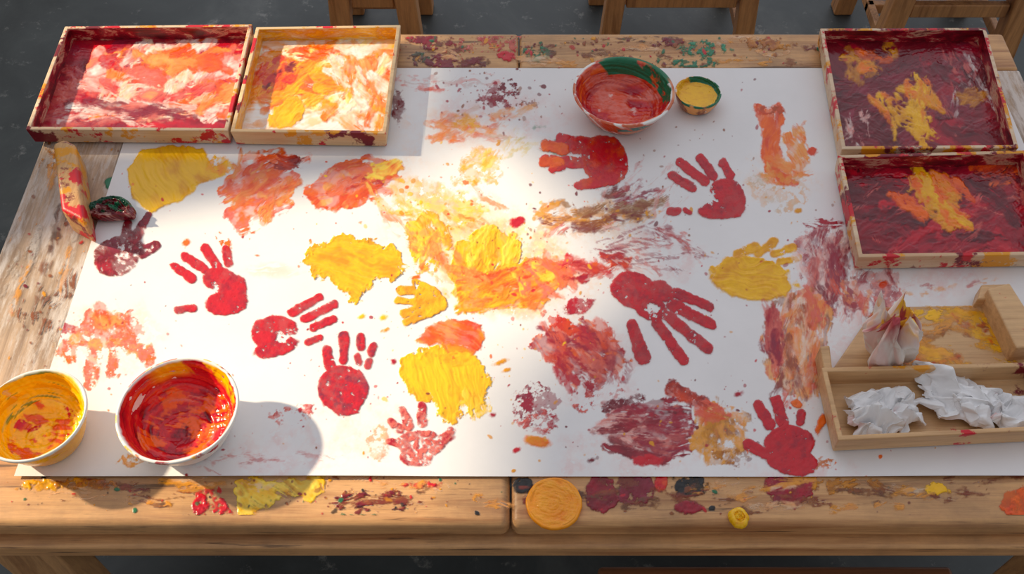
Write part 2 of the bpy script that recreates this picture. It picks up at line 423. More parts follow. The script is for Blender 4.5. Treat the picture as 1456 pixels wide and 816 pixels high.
m(ell(160,262,10,10),[GRN],0.9,4,10,seed=1); m(ell(80,430,60,60),[BRN,C(120,90,75)],0.12,8,14,streak=(108,30,3),seed=2,tv=.5,h=.2)
m(ell(60,220,40,20),[OCH,BRN],0.25,6,12,seed=3,tv=.5); 
lc.swipes(60,380,60,150,18,[[C(225,215,205),C(200,185,170)],[BRN,C(90,75,65)],[OCH,PEA]],(100,115),(30,90),(3,8),(.15,.35),.2,24,.7,.5,2.5)
lc.splat(60,420,120,300,140,[MAR,BRN,OCH,RED],0.6,2.6,8)
lc.build('spilled_paint_side',M_dec,0.0008,0.04,table)

# ---------------------------------------------------------------- the big paper
PX0=p2w(128,352)[0]; PX1=0.93; PY0=p2w(728,679)[1]; PY1=p2w(728,98)[1]
ZP=H+0.0018
xs_=np.arange(PX0,PX1,0.00105); ys_=np.arange(PY0,PY1,0.00105)
X,Y=np.meshgrid(xs_,ys_)
pc=Canvas(X,Y,ZP); m=pc.mark; sp_=pc.splat; sw=pc.swipes
# faint washes and smudges
for i,(x,y,a,b_,c_) in enumerate(((700,170,110,50,PNK),(640,190,70,40,PEA),(860,330,90,40,OCH),(930,370,90,50,PNK),(790,400,90,60,PEA),(1160,470,80,110,PNK),(850,520,70,70,PNK),(900,640,120,50,PNK),(150,480,90,60,PEA),(400,640,180,40,PNK),(1110,250,60,50,PEA),(560,230,60,30,PEA),(640,330,120,60,LYE),(1340,400,110,30,PNK),(520,610,70,50,PEA),(1130,680,90,30,PNK))):
    m(ell(x,y,a,b_),[c_,WHT],0.62,22,30,seed=300+i,op=.25,h=.05,tv=.7,soft=18)
# yellow / orange upper left
m(poly([(182,240),(195,215),(240,208),(290,210),(303,235),(325,228),(322,250),(285,262),(255,290),(215,302),(190,285)]),[OCH,YEL,YEL],0.98,7,25,streak=(60,60,8),h=2.0,seed=20)
m(ell(315,235,18,14),[YEL,ORA],0.6,6,10,seed=21,tv=.3)
m(poly([(315,265),(345,225),(400,215),(425,250),(420,290),(375,325),(345,335),(318,310)]),[PEA,ORA,PNK,DOR],0.55,12,22,streak=(-30,45,8),h=.6,seed=22,tv=.5)
sw(372,272,40,38,14,[[DOR,ORA],[PNK,ORA],[PEA,DOR],[PEA,ORA]],(-75,-10),(25,60),(4,9),(.35,.55),1,401,1,.45)
m(ell(320,345,14,8,60),[ORA],0.5,5,9,seed=24); m(ell(405,232,26,12),[MAR,DOR],0.42,7,10,streak=(10,25,5),seed=25)
m(poly([(430,275),(470,240),(520,222),(570,232),(572,255),(540,270),(520,295),(480,298),(440,296)]),[PEA,DOR,ORA,PNK],0.7,10,22,streak=(-20,50,8),h=.9,seed=26,tv=.3)
sw(500,262,46,22,10,[[DOR,ORA],[PNK,ORA],[DOR,CRI],[ORA,PEA]],(-50,10),(25,60),(4,9),(.35,.55),1,402,1,.4)
m(ell(548,241,26,13,-15),[YEL,LYE,ORA],0.8,7,14,streak=(-20,30,6),h=1.5,seed=27)
m(ell(390,385,50,11),[PEA,OCH],0.45,5,15,streak=(-5,60,4),seed=29,op=0.3,h=0,soft=8)
# yellow centre-left hand blob
m(poly([(428,372),(448,345),(488,330),(530,345),(560,350),(574,378),(560,398),(530,402),(505,430),(485,418),(470,400),(445,392)]),[OCH,YEL,OCH],0.86,11,10,streak=(20,30,8),h=2.3,seed=30)
# centre explosion: soft washes (the first paints in a warm sun glow), then smears
m(ell(710,375,125,85,10),[LYE,PEA,LYE],0.66,26,34,seed=31,op=.6,h=.1,tv=.6,soft=24)
m(ell(620,295,90,34,15),[LYE,YEL,PEA],0.5,18,24,seed=310,op=.75,h=.3,tv=.5,soft=12)
sw(620,300,80,28,14,[[YEL,LYE],[LYE,PEA],[PEA,ORA]],(5,60),(25,70),(3,8),(.25,.45),.6,403,.8,.5,4)
m(ell(610,335,32,32),[YEL,OCH,LYE],0.62,13,14,streak=(80,35,8),h=1.7,seed=32,tv=.25)
sw(612,335,25,25,8,[[YEL,OCH],[YEL,LYE],[PEA,ORA]],(50,130),(20,50),(5,9),(.4,.6),1.2,404,1,.3)
m(poly([(640,385),(650,345),(700,325),(745,345),(745,360),(715,385),(690,430),(660,440)]),[YEL,YEL,OCH],0.8,12,16,streak=(100,45,9),h=2.2,seed=33,tv=.1)
sw(695,370,32,32,9,[[YEL,OCH],[YEL,LYE]],(70,130),(25,60),(6,11),(.5,.75),1.6,405,1,.15)
m(poly([(650,400),(700,385),(760,365),(810,370),(805,405),(770,430),(720,440),(665,445),(648,425)]),[PEA,DOR,YEL,ORA],0.72,12,16,streak=(-15,45,8),h=1.3,seed=34,tv=.25)
sw(725,412,66,22,20,[[ORA,DOR],[YEL,ORA],[ORA,PEA],[ORA,OCH]],(-40,20),(25,70),(5,11),(.4,.65),1.3,406,1,.3)
sw(770,392,38,22,10,[[ORA,PEA],[YEL,LYE],[PNK,ORA]],(20,80),(25,50),(5,9),(.35,.5),.9,407,.9,.45)
sw(630,380,40,40,10,[[PEA,ORA],[DOR,PEA],[LYE,PNK]],(0,70),(20,60),(4,8),(.22,.4),.5,408,.75,.5)
sw(840,380,40,18,11,[[DOR,CRI],[RED,PNK],[ORA,DOR]],(-30,30),(25,60),(4,8),(.35,.55),.9,409,1,.4)
m(ell(735,316,9,7,-30),[RED,CRI],0.85,4,12,seed=38)
# ochre / maroon streaks above centre-right
m(ell(850,308,85,26,-12),[PEA,OCH,BRN],0.4,16,20,seed=42,h=0.3,op=.6,tv=.6,soft=8)
sw(845,305,72,18,24,[[OCH,BRN],[MAR,BRN],[OCH,PEA],[CRI,PNK],[BRN,C(170,130,80)]],(-35,15),(25,80),(2.5,7),(.25,.48),.6,410,.9,.45,3.5)
sw(890,285,30,18,8,[[MAR,BRN],[PUR,CRI]],(-40,20),(20,45),(3,6),(.3,.5),.6,411,.9,.4,3)
for i in range(14):
    a=i/13; m(cap(850+a*20+10*math.sin(i*7),345+a*36,925+a*40+12*math.sin(i*3),318+a*60+8*math.sin(i*5),1.6,0.8),[CRI,PUR],0.42,3,16,edge=1,streak=(20,20,2),seed=50+i,h=.3,op=0.65,tv=.4)
sw(935,355,60,32,24,[[PNK,CRI],[CRI,PUR],[PNK,WHT]],(0,50),(25,70),(2,5),(.18,.34),.3,412,.75,.5,2.6)
sw(915,262,60,35,16,[[CRI,PNK],[PNK,C(210,190,185)]],(-80,-30),(15,50),(1.5,4),(.15,.3),.2,413,.6,.5,2.4)
# top splatters
m(ell(705,140,28,16),[MAR,CRI],0.36,9,9,seed=70,tv=.3); m(ell(745,150,20,10),[MAR,BRN],0.33,7,9,seed=71,tv=.3); m(ell(735,125,26,12),[MAR],0.26,8,8,seed=72)
sw(625,185,26,14,10,[[ORA,PEA],[DOR,PEA]],(-60,20),(15,40),(3,6),(.3,.5),.4,414,.85,.5)
sw(685,172,55,22,18,[[PEA,ORA],[PNK,PEA],[C(205,190,160),PNK],[OCH,PEA]],(-40,20),(20,60),(3,8),(.25,.45),.4,415,.75,.5)
m(ell(665,178,22,12),[OCH,YEL],0.42,7,12,seed=75,op=.75,tv=.4)
sw(590,122,40,8,6,[[DOR,PNK]],(-15,5),(20,50),(1,3),(.25,.4),.2,416,.7,.4); m(ell(566,150,9,24),[MAR],0.7,5,10,seed=78,tv=.3)
m(ell(682,240,36,28,-30),[YEL,OCH],0.36,12,12,seed=79,op=.75,h=.4,tv=.5); sw(682,240,22,18,8,[[YEL,OCH],[LYE,YEL]],(-60,-10),(20,45),(3,6),(.3,.45),.5,417,.75,.4)
sw(740,205,30,24,10,[[YEL,C(170,170,80)],[C(200,200,140),YEL]],(-60,-10),(20,50),(2,4),(.2,.32),.2,418,.55,.5); sw(780,195,30,20,5,[[GRN,C(90,150,110)]],(-30,30),(15,40),(1,2.5),(.2,.35),.2,419,.6,.4)
m(ell(650,115,60,8),[C(200,195,190),PNK],0.3,8,12,streak=(0,40,4),seed=83,h=0,op=.6)
# right orange foot-like print
m(poly([(1072,152),(1110,150),(1118,170),(1108,190),(1112,215),(1105,250),(1088,245),(1080,215),(1085,185)]),[DOR,ORA,DOR],0.8,6,14,streak=(95,40,6),seed=84,tv=.15)
m(poly([(1110,190),(1130,180),(1148,170),(1150,225),(1145,258),(1108,262),(1085,250),(1090,235),(1120,235)]),[ORA,PEA,DOR],0.55,8,14,streak=(60,40,6),seed=85,tv=.4)
sw(1118,240,20,16,10,[[ORA,PEA],[DOR,ORA]],(-50,40),(15,35),(3,7),(.4,.6),.7,420,.95,.4)
m(ell(1105,272,44,26,10),[PEA,OCH,C(200,180,150)],0.40,9,14,seed=87,op=.6,h=.3,tv=.5)
m(ell(1095,158,20,8),[BRN,DOR],0.5,5,8,seed=88); m(ell(1155,215,7,6),[DOR],0.8,3,8,seed=89)
# yellow glossy swirl right
m(ell(1068,396,62,33,8),[OCH,YEL,OCH],0.97,8,26,streak=(12,80,8),h=2.8,seed=90,curl=1.6)
for a in ((1048,362,1075,352,7),(1078,360,1100,345,7),(1100,362,1128,352,6),(1108,372,1135,368,5)):
    m(cap(*a),[YEL,OCH],0.8,3,10,h=1.3,seed=91)
# maroon / orange long streaks on the right
m(poly([(1135,330),(1180,318),(1200,345),(1215,385),(1280,390),(1285,430),(1240,445),(1180,450),(1140,420)]),[PUR,PNK,CRI,BRN],0.42,14,22,seed=92,ts=13,h=.3,tv=.5,op=.8)
sw(1180,385,34,55,28,[[CRI,PUR],[PNK,PUR],[PNK,WHT],[MAR,PUR]],(60,115),(30,90),(6,12),(.25,.48),.6,421,.85,.55,4)
sw(1235,415,45,22,12,[[CRI,PUR],[PNK,DOR],[PEA,PNK]],(0,120),(15,50),(4,9),(.25,.45),.5,422,.8,.5,4)
m(poly([(1095,425),(1150,410),(1180,440),(1175,500),(1165,565),(1120,562),(1090,540),(1088,480)]),[DOR,PEA,BRN,ORA],0.58,10,20,streak=(82,90,9),h=.8,seed=94,tv=.4,op=.9)
sw(1132,490,30,55,26,[[DOR,BRN],[PEA,ORA],[PNK,DOR],[PUR,BRN],[WHT,PEA]],(65,110),(30,90),(6,12),(.3,.5),.7,423,.85,.5,4)
sw(1100,465,12,32,10,[[CRI,PNK],[PUR,CRI]],(60,110),(20,50),(4,8),(.4,.6),.6,424,.95,.3)
m(ell(1170,318,26,7),[CRI],0.4,5,9,streak=(0,20,3),seed=98)
sw(1340,408,100,10,10,[[CRI,PNK],[OCH,PEA]],(-20,20),(10,40),(1,3),(.25,.4),.3,425,.7,.4)
# lower centre yellow/orange
m(poly([(570,512),(600,498),(640,488),(680,505),(700,545),(690,575),(670,590),(660,575),(645,602),(630,600),(612,572),(585,560),(568,535)]),[OCH,YEL,YEL],0.83,10,12,streak=(75,50,9),h=2.2,seed=101)
m(ell(675,575,22,20),[YEL,LYE],0.42,9,11,streak=(80,30,4),seed=102,tv=.3)
m(poly([(588,485),(610,465),(645,455),(685,462),(690,485),(675,510),(640,512),(625,490),(600,492)]),[DOR,ORA,OCH],0.85,6,15,streak=(30,40,8),h=1.6,seed=103,tv=.1)
m(ell(655,512,32,10),[YEL,OCH],0.65,6,12,seed=104)
m(ell(608,382,18,10),[ORA,YEL],0.4,7,10,seed=105,tv=.4)
# red-orange lower middle
m(poly([(755,490),(790,455),(840,460),(885,490),(892,515),(870,545),(840,558),(815,540),(790,515)]),[PNK,CRI,ORA,CRI],0.6,12,18,streak=(35,45,9),h=1,seed=106,tv=.35)
sw(825,502,44,30,16,[[DOR,ORA],[CRI,RED],[PNK,DOR],[CRI,PUR]],(0,70),(25,60),(6,11),(.38,.6),1,426,.95,.4,4.5)
m(ell(822,435,19,11,-10),[RED,CRI],0.78,6,12,seed=107,tv=.2); m(ell(800,462,30,10,30),[RED,DOR],0.4,8,10,seed=108,tv=.3)
m(ell(850,560,36,22,-20),[CRI,PNK],0.28,10,12,seed=109,tv=.4); sw(866,505,20,28,6,[[PNK,CRI],[CRI,PUR]],(50,110),(20,50),(4,7),(.3,.45),.5,427,.8,.5)
m(ell(762,575,33,30),[CRI,PUR],0.42,10,10,ts=8,seed=111,tv=.4); m(ell(765,602,28,18),[CRI,PNK],0.38,8,10,seed=112,tv=.5); m(ell(763,628,21,8,8),[OCH,ORA],1,3,15,h=1.5,seed=113)
# maroon block + ochre + thumb
m(poly([(865,590),(900,570),(985,568),(990,610),(985,650),(930,660),(868,640)]),[PNK,PUR,CRI,MAR],0.5,10,18,streak=(8,70,8),seed=114,h=.8,tv=.4)
sw(922,612,44,32,20,[[CRI,PUR],[PNK,PUR],[MAR,CRI],[PNK,WHT]],(-12,25),(30,80),(5,10),(.3,.52),.8,428,.9,.45,4)
m(cap(862,580,910,565,7,5),[MAR],0.6,5,10,seed=115,tv=.3); m(cap(858,612,930,600,6),[MAR,CRI],0.6,5,10,streak=(0,30,4),seed=116,tv=.2); m(cap(860,635,940,655,6,8),[CRI,MAR],0.6,5,10,streak=(10,30,4),seed=117,tv=.2)
m(ell(920,655,22,8),[RED],0.75,4,10,seed=118)
m(poly([(985,575),(1020,570),(1062,590),(1065,625),(1050,650),(1055,672),(1010,655),(985,640)]),[PEA,OCH,BRN],0.56,9,16,seed=119,ts=13,h=.7,tv=.5,op=.95)
sw(1025,615,28,30,12,[[OCH,PEA],[BRN,OCH],[DOR,PEA]],(30,100),(20,50),(5,9),(.35,.5),.8,429,.85,.45,4)
m(cap(955,553,1000,572,12,9),[MAR,DOR],0.8,5,12,seed=120,tv=.2); m(ell(1010,585,24,14,20),[PNK,DOR],0.5,6,12,streak=(20,30,4),seed=121,tv=.3)
m(ell(1040,650,26,12),[BRN,OCH],0.42,7,9,seed=122,tv=.4); m(ell(1160,660,26,10),[C(200,130,90),ORA],0.36,7,9,seed=123,tv=.4)
m(ell(540,630,16,24),[PEA,ORA],0.42,8,10,seed=124,op=.7,tv=.5); m(ell(415,590,36,11,-15),[CRI,PNK],0.33,7,9,seed=125,tv=.3)
sw(360,658,120,12,12,[[CRI,PNK]],(-5,15),(30,80),(.8,2),(.2,.35),.2,430,.6,.4,2); m(ell(190,655,22,9),[OCH,PEA],0.45,7,10,seed=127,tv=.4)
# orange hand bottom-left
m(ell(150,470,52,28,-10),[ORA,DOR,PEA],0.5,11,14,seed=128,ts=12,h=.6,tv=.4,op=.9)
sw(150,468,40,18,10,[[DOR,ORA],[PEA,ORA],[CRI,ORA]],(-20,80),(15,40),(4,8),(.35,.55),.7,431,.9,.4)
for a in ((110,480,98,508,9),(135,490,128,545,10),(160,490,160,530,9),(172,485,208,500,11),(175,470,212,512,9),(95,490,85,505,7)):
    m(cap(*a),[ORA,PNK,PEA],0.54,6,9,seed=129,h=.7,tv=.4)
m(ell(95,470,14,12),[CRI],0.42,6,9,seed=130,tv=.3)
# splatters
for a in ((705,130,100,50,80,[MAR,CRI,BRN],0.6,2.8,1),(640,300,180,90,100,[YEL,OCH,ORA],0.6,3.4,2),(740,400,220,110,100,[YEL,OCH,DOR,RED],0.6,3.2,3),(850,300,170,70,90,[MAR,BRN,OCH],0.6,2.4,4),
  (900,600,300,90,80,[CRI,MAR,OCH],0.6,3,5),(480,560,280,130,60,[CRI,RED],0.6,3,6),(650,520,220,140,60,[OCH,ORA,YEL],0.6,3.2,7),(1090,330,180,130,45,[OCH,BRN,CRI],0.6,2.5,8),
  (350,290,230,90,40,[ORA,DOR,RED],0.6,2.5,9),(1120,600,180,100,60,[ORA,RED,CRI],0.6,3,10),(950,430,200,120,40,[CRI,RED],0.6,2.5,11),(1010,220,140,90,35,[CRI,BRN],0.6,2,12),(160,500,140,110,35,[ORA,CRI],0.6,2.5,13),(720,480,1300,500,200,[MAR,CRI,OCH,BRN],0.5,1.4,14)):
    sp_(*a)
for x,y,a,b_,c_ in ((415,462,7,4,CRI),(748,395,6,3,DOR),(545,452,6,4,YEL),(712,515,10,3,OCH),(720,527,6,3,OCH),(1135,300,5,4,OCH),(1255,405,7,5,DOR),(590,395,8,3,ORA),(265,345,6,5,ORA),(735,640,6,3,RED),(700,590,5,3,CRI),(515,450,5,3,YEL),(548,470,5,3,OCH),(560,515,5,4,CRI),(640,625,7,3,CRI),(1050,560,6,3,CRI),(840,655,5,3,MAR)):
    m(ell(x,y,a,b_,-20),[c_],1,2,6,seed=int(x))
def pz(x,y):
    e=np.exp(-((y-PY0)/0.03)**2)*0.0025*(1+fbm(x*3,y*0+1,2,3))
    return e+0.0008*(fbm(x*2.5,y*2.5,2,4)+0.8)
paper=pc.build('painted_paper_sheet',M_paper,0.0009,None,None,pz)

# ---------------------------------------------------------------- handprints
def hand(name,cols,palm,fingers,cover=0.78,hollow=None,h=0.9,seed=0,warp=2.2,extra=None,tv=0.25):
    sh=uni(*([ell(*p) for p in palm]+[cap(*f) for f in fingers]),k=2.5)
    b=sh[1]; cv=patch((b[0]-14,b[1]-14,b[2]+14,b[3]+14),res=0.0008,z=ZP+0.0009)
    cv.C[:]=cols[0]
    cv.mark(sh,[PNK],0.75,warp,10,1.8,None,6,0.1,seed,0.35,hollow,1,.5)
    cv.mark(sh,cols,cover-.05,warp,10,0.9,None,6,h,seed,1,hollow,1,tv)
    if extra: extra(cv)
    cv.build(name,M_dec,0.0008,0.03,None,pz)
R3=[CRI,RED,RED]
hand('red_handprint',R3,[(314,398,26,18,15),(322,430,31,18,-10),(332,412,18,22,10)],[(247,378,272,396,5.5,6.5),(264,365,290,383,6.5,6.5),(291,353,309,379,6.5,7),(321,354,324,374,5.5,6.5),(253,441,275,438,5,5)],0.82,(306,412,10,.9),seed=1)
hand('red_handprint',R3,[(382,474,25,23,0),(392,494,33,13,-15),(402,462,22,12,25)],[(415,445,454,423,6,5.5),(433,454,476,433,6,5.5),(445,466,474,454,5.5,5.5),(437,487,455,480,4.5,4.5)],0.82,(404,479,11,1.0),seed=2)
hand('red_handprint',[PUR,RED,CRI],[(488,553,36,33),(490,577,22,14)],[(464,497,469,520,6.5,7),(489,479,489,513,7.5,6),(513,480,513,493,6.5,6),(508,507,510,515,5.5,6),(531,492,527,501,5.5,5.5),(525,514,523,520,4.5,5)],0.80,(485,553,20,.25),seed=3)
hand('crimson_handprint',[CRI,PNK,CRI],[(597,632,32,20,0),(592,650,24,15)],[(556,600,568,610,5,6),(572,583,582,606,5.5,6.5),(600,578,600,602,6.5,6.5),(641,613,622,634,6,9),(552,628,570,632,4,5)],0.62,(600,640,14,.3),seed=4,tv=.5)
hand('maroon_handprint',[PUR,MAR,CRI],[(165,366,32,27,-15),(175,350,26,14)],[(182,318,178,345,6,8),(211,306,192,335,5,7),(222,349,200,360,6,8),(200,330,192,345,5,6)],0.68,(175,362,16,.3),seed=5,tv=.45)
hand('red_handprint',R3,[(1034,277,26,22,30),(1028,298,33,14,-5),(1042,290,18,20)],[(954,248,984,267,5.5,7),(968,231,1002,258,6.5,7),(996,226,1014,250,6.5,7),(1028,231,1038,249,6,6.5),(953,300,964,301,6,5),(975,300,980,303,4,4)],0.84,(1010,281,10,1.0),seed=6)
hand('red_handprint',R3,[(902,413,34,26,20),(922,434,28,18,40),(940,414,20,14,20)],[(960,416,1009,436,7.5,6.5),(957,434,1011,461,8.5,7.5),(946,447,1006,495,8.5,8),(934,459,972,512,8,7.5),(898,462,915,508,8,11)],0.82,(930,442,12,.9),seed=7)
hand('orange_red_handprint',[DOR,RED,RED],[(860,228,32,37,-20),(845,212,33,15,20)],[(782,208,822,212,8,7),(776,228,825,232,8,8),(797,196,818,203,6,6),(785,241,800,239,5,4),(822,264,858,256,6,10)],0.82,(824,222,9,.5),seed=8,
  extra=lambda cv:(cv.mark(cap(776,206,800,212,9,8),[ORA,DOR],0.8,4,10,h=1,seed=3),cv.mark(cap(774,229,796,231,8,7),[ORA,DOR],0.8,4,10,h=1,seed=4)))
hand('red_handprint',[CRI,RED,RED],[(1122,630,36,25,0),(1126,656,38,20,10)],[(1077,575,1094,604,7.5,8),(1104,569,1113,600,8,8),(1139,588,1138,600,6,6.5),(1064,632,1088,645,8,8)],0.88,(1125,640,15,.1),h=1.1,seed=9,tv=.1,
  extra=lambda cv:(cv.mark(ell(1166,602,6,14,20),[ORA],0.95,3,9,h=1,seed=3),cv.mark(ell(1133,574,8,6),[ORA],0.95,3,9,h=1,seed=4)))
hand('yellow_handprint',[OCH,YEL],[(608,428,20,23,0),(622,432,14,12)],[(571,413,594,412,6.5,6.5),(566,428,592,430,4.5,5),(574,446,594,440,6.5,6),(577,459,600,448,5.5,7),(590,402,606,410,5,6)],0.8,None,seed=10,tv=.1,h=1.3)

# ---------------------------------------------------------------- trays
def quadgrid(q,z,res=0.0011):
    q=[np.array(p) for p in q]
    nx=int(np.linalg.norm(q[1]-q[0])/res); ny=int(np.linalg.norm(q[3]-q[0])/res)
    s,t=np.meshgrid(np.linspace(0,1,nx),np.linspace(0,1,ny))
    s=s[...,None];t=t[...,None]
    Pp=(q[0]*(1-s)+q[1]*s)*(1-t)+(q[3]*(1-s)+q[2]*s)*t
    return Pp[...,0],Pp[...,1]
def inset(q,d):
    q=[Vector(p) for p in q]; out=[]
    n=len(q)
    for i in range(n):
        a=(q[i]-q[i-1]).normalized(); b_=(q[(i+1)%n]-q[i]).normalized()
        na=Vector((-a.y,a.x)); nb=Vector((-b_.y,b_.x))
        k=(na+nb); k=k/ (k.length**2/2) 
        out.append(tuple(q[i]+k*d))
    return out
def traymesh(name,q,h,base,flr,wt,mat,inner,parent):
    qi=inset(q,wt); qb=inset(q,0.003)
    v=[(x,y,base) for x,y in qb]+[(x,y,base+h) for x,y in q]+[(x,y,base+h) for x,y in qi]+[(x,y,base+flr-0.002) for x,y in inset(qi,0.001)]
    f=[(3,2,1,0)]
    for k in range(3):
        for i in range(4):
            j=(i+1)%4; f.append((k*4+i,k*4+j,(k+1)*4+j,(k+1)*4+i))
    f.append((12,13,14,15))
    o=mesh_np(name,v,f,mat,parent)
    if inner:
        o.data.materials.append(inner)
        for i in range(9,13): o.data.polygons[i].material_index=1
    bm=o.modifiers.new('bevel','BEVEL'); bm.width=0.002; bm.segments=2; bm.limit_method='ANGLE'; bm.harden_normals=True
    return qi
def tray(name,corners_px,h,base,paintfn,wallmat,inner,wt=0.008,flr=0.006):
    e=empty(name)
    q=[p2w(u,v,base+h) for u,v in corners_px]
    qi=traymesh('tray_walls',q,h,base,flr,wt,wallmat,inner,e)
    zf=base+flr
    X,Y=quadgrid(inset(qi,0.0008),zf)
    cv=Canvas(X,Y,zf,axis=False); paintfn(cv)
    cv.build('tray_paint',M_tray,0.0013,None,e)
    return e
def full(cv,cols,cover=1.0,streak=(0,60,8),seed=0,h=1,curl=1,op=1,tv=0):
    b=(cv.U.min(),cv.V.min(),cv.U.max(),cv.V.max())
    cv.mark(((lambda u,v:u*0-60),b),cols,cover,4,30,2,streak,9,h,seed,op,None,curl,tv)
ZB=ZP+0.004
def t1(cv):
    full(cv,[MAR,CRI,RED],1.1,(0,80,9),3,1)
    cv.swipes(200,110,130,60,26,[[MAR,CRI],[CRI,PUR],[PNK,CRI]],(-20,20),(40,110),(5,11),(.4,.6),1,1,1,.3,6)
    m=poly([(130,75),(350,65),(345,175),(300,170),(200,150),(120,120)])
    cv.mark(m,[WHT,PNK,PEA],0.66,14,22,streak=(-20,60,9),h=1,seed=5)
    cv.swipes(240,112,95,42,54,[[RED,CRI],[DOR,PNK],[ORA,PEA],[WHT,PNK],[PNK,RED],[DOR,ORA],[WHT,PEA]],(-60,30),(25,80),(6,14),(.38,.58),1.4,2,1,.3,6)
    cv.swipes(150,165,80,18,22,[[PUR,PNK],[WHT,PNK],[MAR,PUR]],(-12,12),(50,120),(3,7),(.3,.5),.8,3,.9,.3,3)
    cv.swipes(280,85,50,16,12,[[ORA,PEA],[DOR,ORA]],(-40,10),(25,60),(5,10),(.5,.7),1.2,4,1,.2,6)
def t2(cv):
    full(cv,[PEA,WHT,WHT,C(235,205,160)],1.1,(-20,80,9),13,1)
    cv.swipes(455,118,90,60,36,[[ORA,PEA],[WHT,PEA],[ORA,YEL]],(-60,40),(40,90),(6,12),(.4,.6),1,5,1,.3,6)
    cv.swipes(450,108,75,38,38,[[DOR,ORA],[ORA,OCH],[YEL,ORA],[WHT,LYE],[ORA,YEL]],(-50,20),(30,90),(6,13),(.40,.6),1.4,6,1,.25,6)
    cv.swipes(515,135,40,42,22,[[WHT,WHT],[WHT,PEA],[ORA,PEA],[ORA,YEL]],(20,110),(25,70),(5,11),(.36,.54),1.4,7,1,.25,6)
    cv.mark(ell(405,165,30,18,-20),[YEL,OCH],0.85,8,15,streak=(-30,40,8),h=1.6,seed=18)
    cv.swipes(405,100,22,14,6,[[MAR,CRI],[RED,DOR]],(-50,0),(20,40),(4,7),(.3,.5),1,8,1,.3)
    cv.swipes(440,62,90,5,8,[[WHT,PEA]],(-5,5),(50,90),(3,7),(.5,.7),.8,9,1,.2)
def t3(cv):
    full(cv,[DMA,MAR,MAR,CRI],1.1,(20,80,9),23,1)
    cv.swipes(1310,130,115,75,60,[[DMA,MAR],[MAR,CRI],[DMA,MAR],[MAR,PUR]],(-70,60),(40,110),(6,13),(.35,.6),1.2,10,1,.35,6)
    cv.swipes(1385,120,40,50,18,[[PNK,PUR],[CRI,PNK],[WHT,PUR]],(30,100),(30,80),(2,5),(.15,.32),.8,11,.8,.4,3)
    cv.swipes(1240,85,30,18,10,[[OCH,ORA],[OCH,BRN],[ORA,MAR]],(0,80),(20,50),(4,9),(.36,.52),1.4,12,1,.3,6)
    cv.swipes(1290,160,45,32,18,[[OCH,YEL],[OCH,ORA],[YEL,OCH]],(20,110),(25,60),(4,9),(.33,.52),1.8,13,1,.3,6)
    cv.swipes(1395,135,20,10,6,[[OCH,MAR]],(-50,10),(20,40),(3,7),(.4,.55),1,14,1,.3)
    cv.swipes(1215,190,14,24,8,[[WHT,PNK]],(50,120),(15,40),(2,4),(.2,.35),.5,15,.8,.3)
def t4(cv):
    full(cv,[DMA,MAR,CRI],1.1,(0,80,9),33,1)
    cv.swipes(1345,300,130,65,60,[[DMA,MAR],[MAR,CRI],[CRI,RED],[CRI,RED]],(-40,50),(50,130),(7,15),(.4,.62),1.2,16,1,.3,7)
    cv.swipes(1345,300,130,65,20,[[CRI,PNK],[PUR,PNK],[RED,PNK]],(-40,60),(30,80),(2,5),(.15,.35),.9,17,.8,.3,3)
    cv.mark(poly([(1285,250),(1320,250),(1350,275),(1378,305),(1382,326),(1350,328),(1325,305),(1300,278)]),[YEL,OCH,ORA],0.66,10,14,streak=(50,60,9),seed=35,h=2.2)
    cv.swipes(1325,285,36,30,16,[[OCH,YEL],[ORA,OCH],[OCH,YEL],[ORA,DOR]],(20,70),(30,70),(4,9),(.35,.55),1.8,18,1,.3,6)
    cv.swipes(1415,245,40,14,8,[[DOR,MAR],[ORA,DOR]],(-60,0),(20,60),(3,7),(.25,.42),1,19,1,.4)
tray('paint_tray',[(36,184),(324,186),(359,34),(92,37)],0.035,ZB,t1,M_traywall_r,M_inR)
tray('paint_tray',[(327,187),(549,190),(570,35),(364,38)],0.035,ZB,t2,M_traywall_c,M_inY)
tray('paint_tray',[(1197,212),(1449,210),(1402,39),(1166,40)],0.035,ZB,t3,M_traywall_r,M_inR)
tray('paint_tray',[(1221,366),(1500,362),(1460,213),(1191,220)],0.035,ZB,t4,M_traywall_r,M_inR)

cr=empty('wooden_tissue_tray')
hb=0.040
qf=[p2w(1192,626,ZB+hb),p2w(1520,610,ZB+hb),p2w(1480,514,ZB+hb),p2w(1168,522,ZB+hb)]
traymesh('front_compartment',qf,hb,ZB,0.006,0.008,M_crate,None,cr)
def prism(name,px,z0,z1,mat,parent,zproj=None,bev=0.003):
    q=[p2w(u,v_,zproj if zproj is not None else z1) for u,v_ in px]; n=len(q)
    v=[(x,y,z0) for x,y in q]+[(x,y,z1) for x,y in q]
    f4=[(i,(i+1)%n,n+(i+1)%n,n+i) for i in range(n)]
    me=bpy.data.meshes.new(name); me.from_pydata(v,[],f4+[tuple(range(n-1,-1,-1)),tuple(range(n,2*n))]); me.materials.append(mat)
    me.polygons.foreach_set('use_smooth',[True]*len(me.polygons))
    o=bpy.data.objects.new(name,me); sc.collection.objects.link(o); o.parent=parent
    if bev: bm=o.modifiers.new('bevel','BEVEL'); bm.width=bev; bm.segments=3; bm.limit_method='ANGLE'; bm.harden_normals=True
    return o
prism('back_compartment_floor',[(1176,536),(1484,528),(1440,432),(1245,436)],ZB,ZB+0.008,M_crate,cr,ZB+0.008)
prism('back_compartment_side',[(1446,495),(1492,490),(1436,402),(1404,410)],ZB,ZB+0.045,M_crate,cr)
prism('back_compartment_rail',[(1390,425),(1440,425),(1434,403),(1396,404)],ZB,ZB+0.03,M_crate,cr)
prism('back_compartment_edge',[(1172,525),(1184,525),(1180,490),(1166,492)],ZB,ZB+0.035,M_crate,cr)
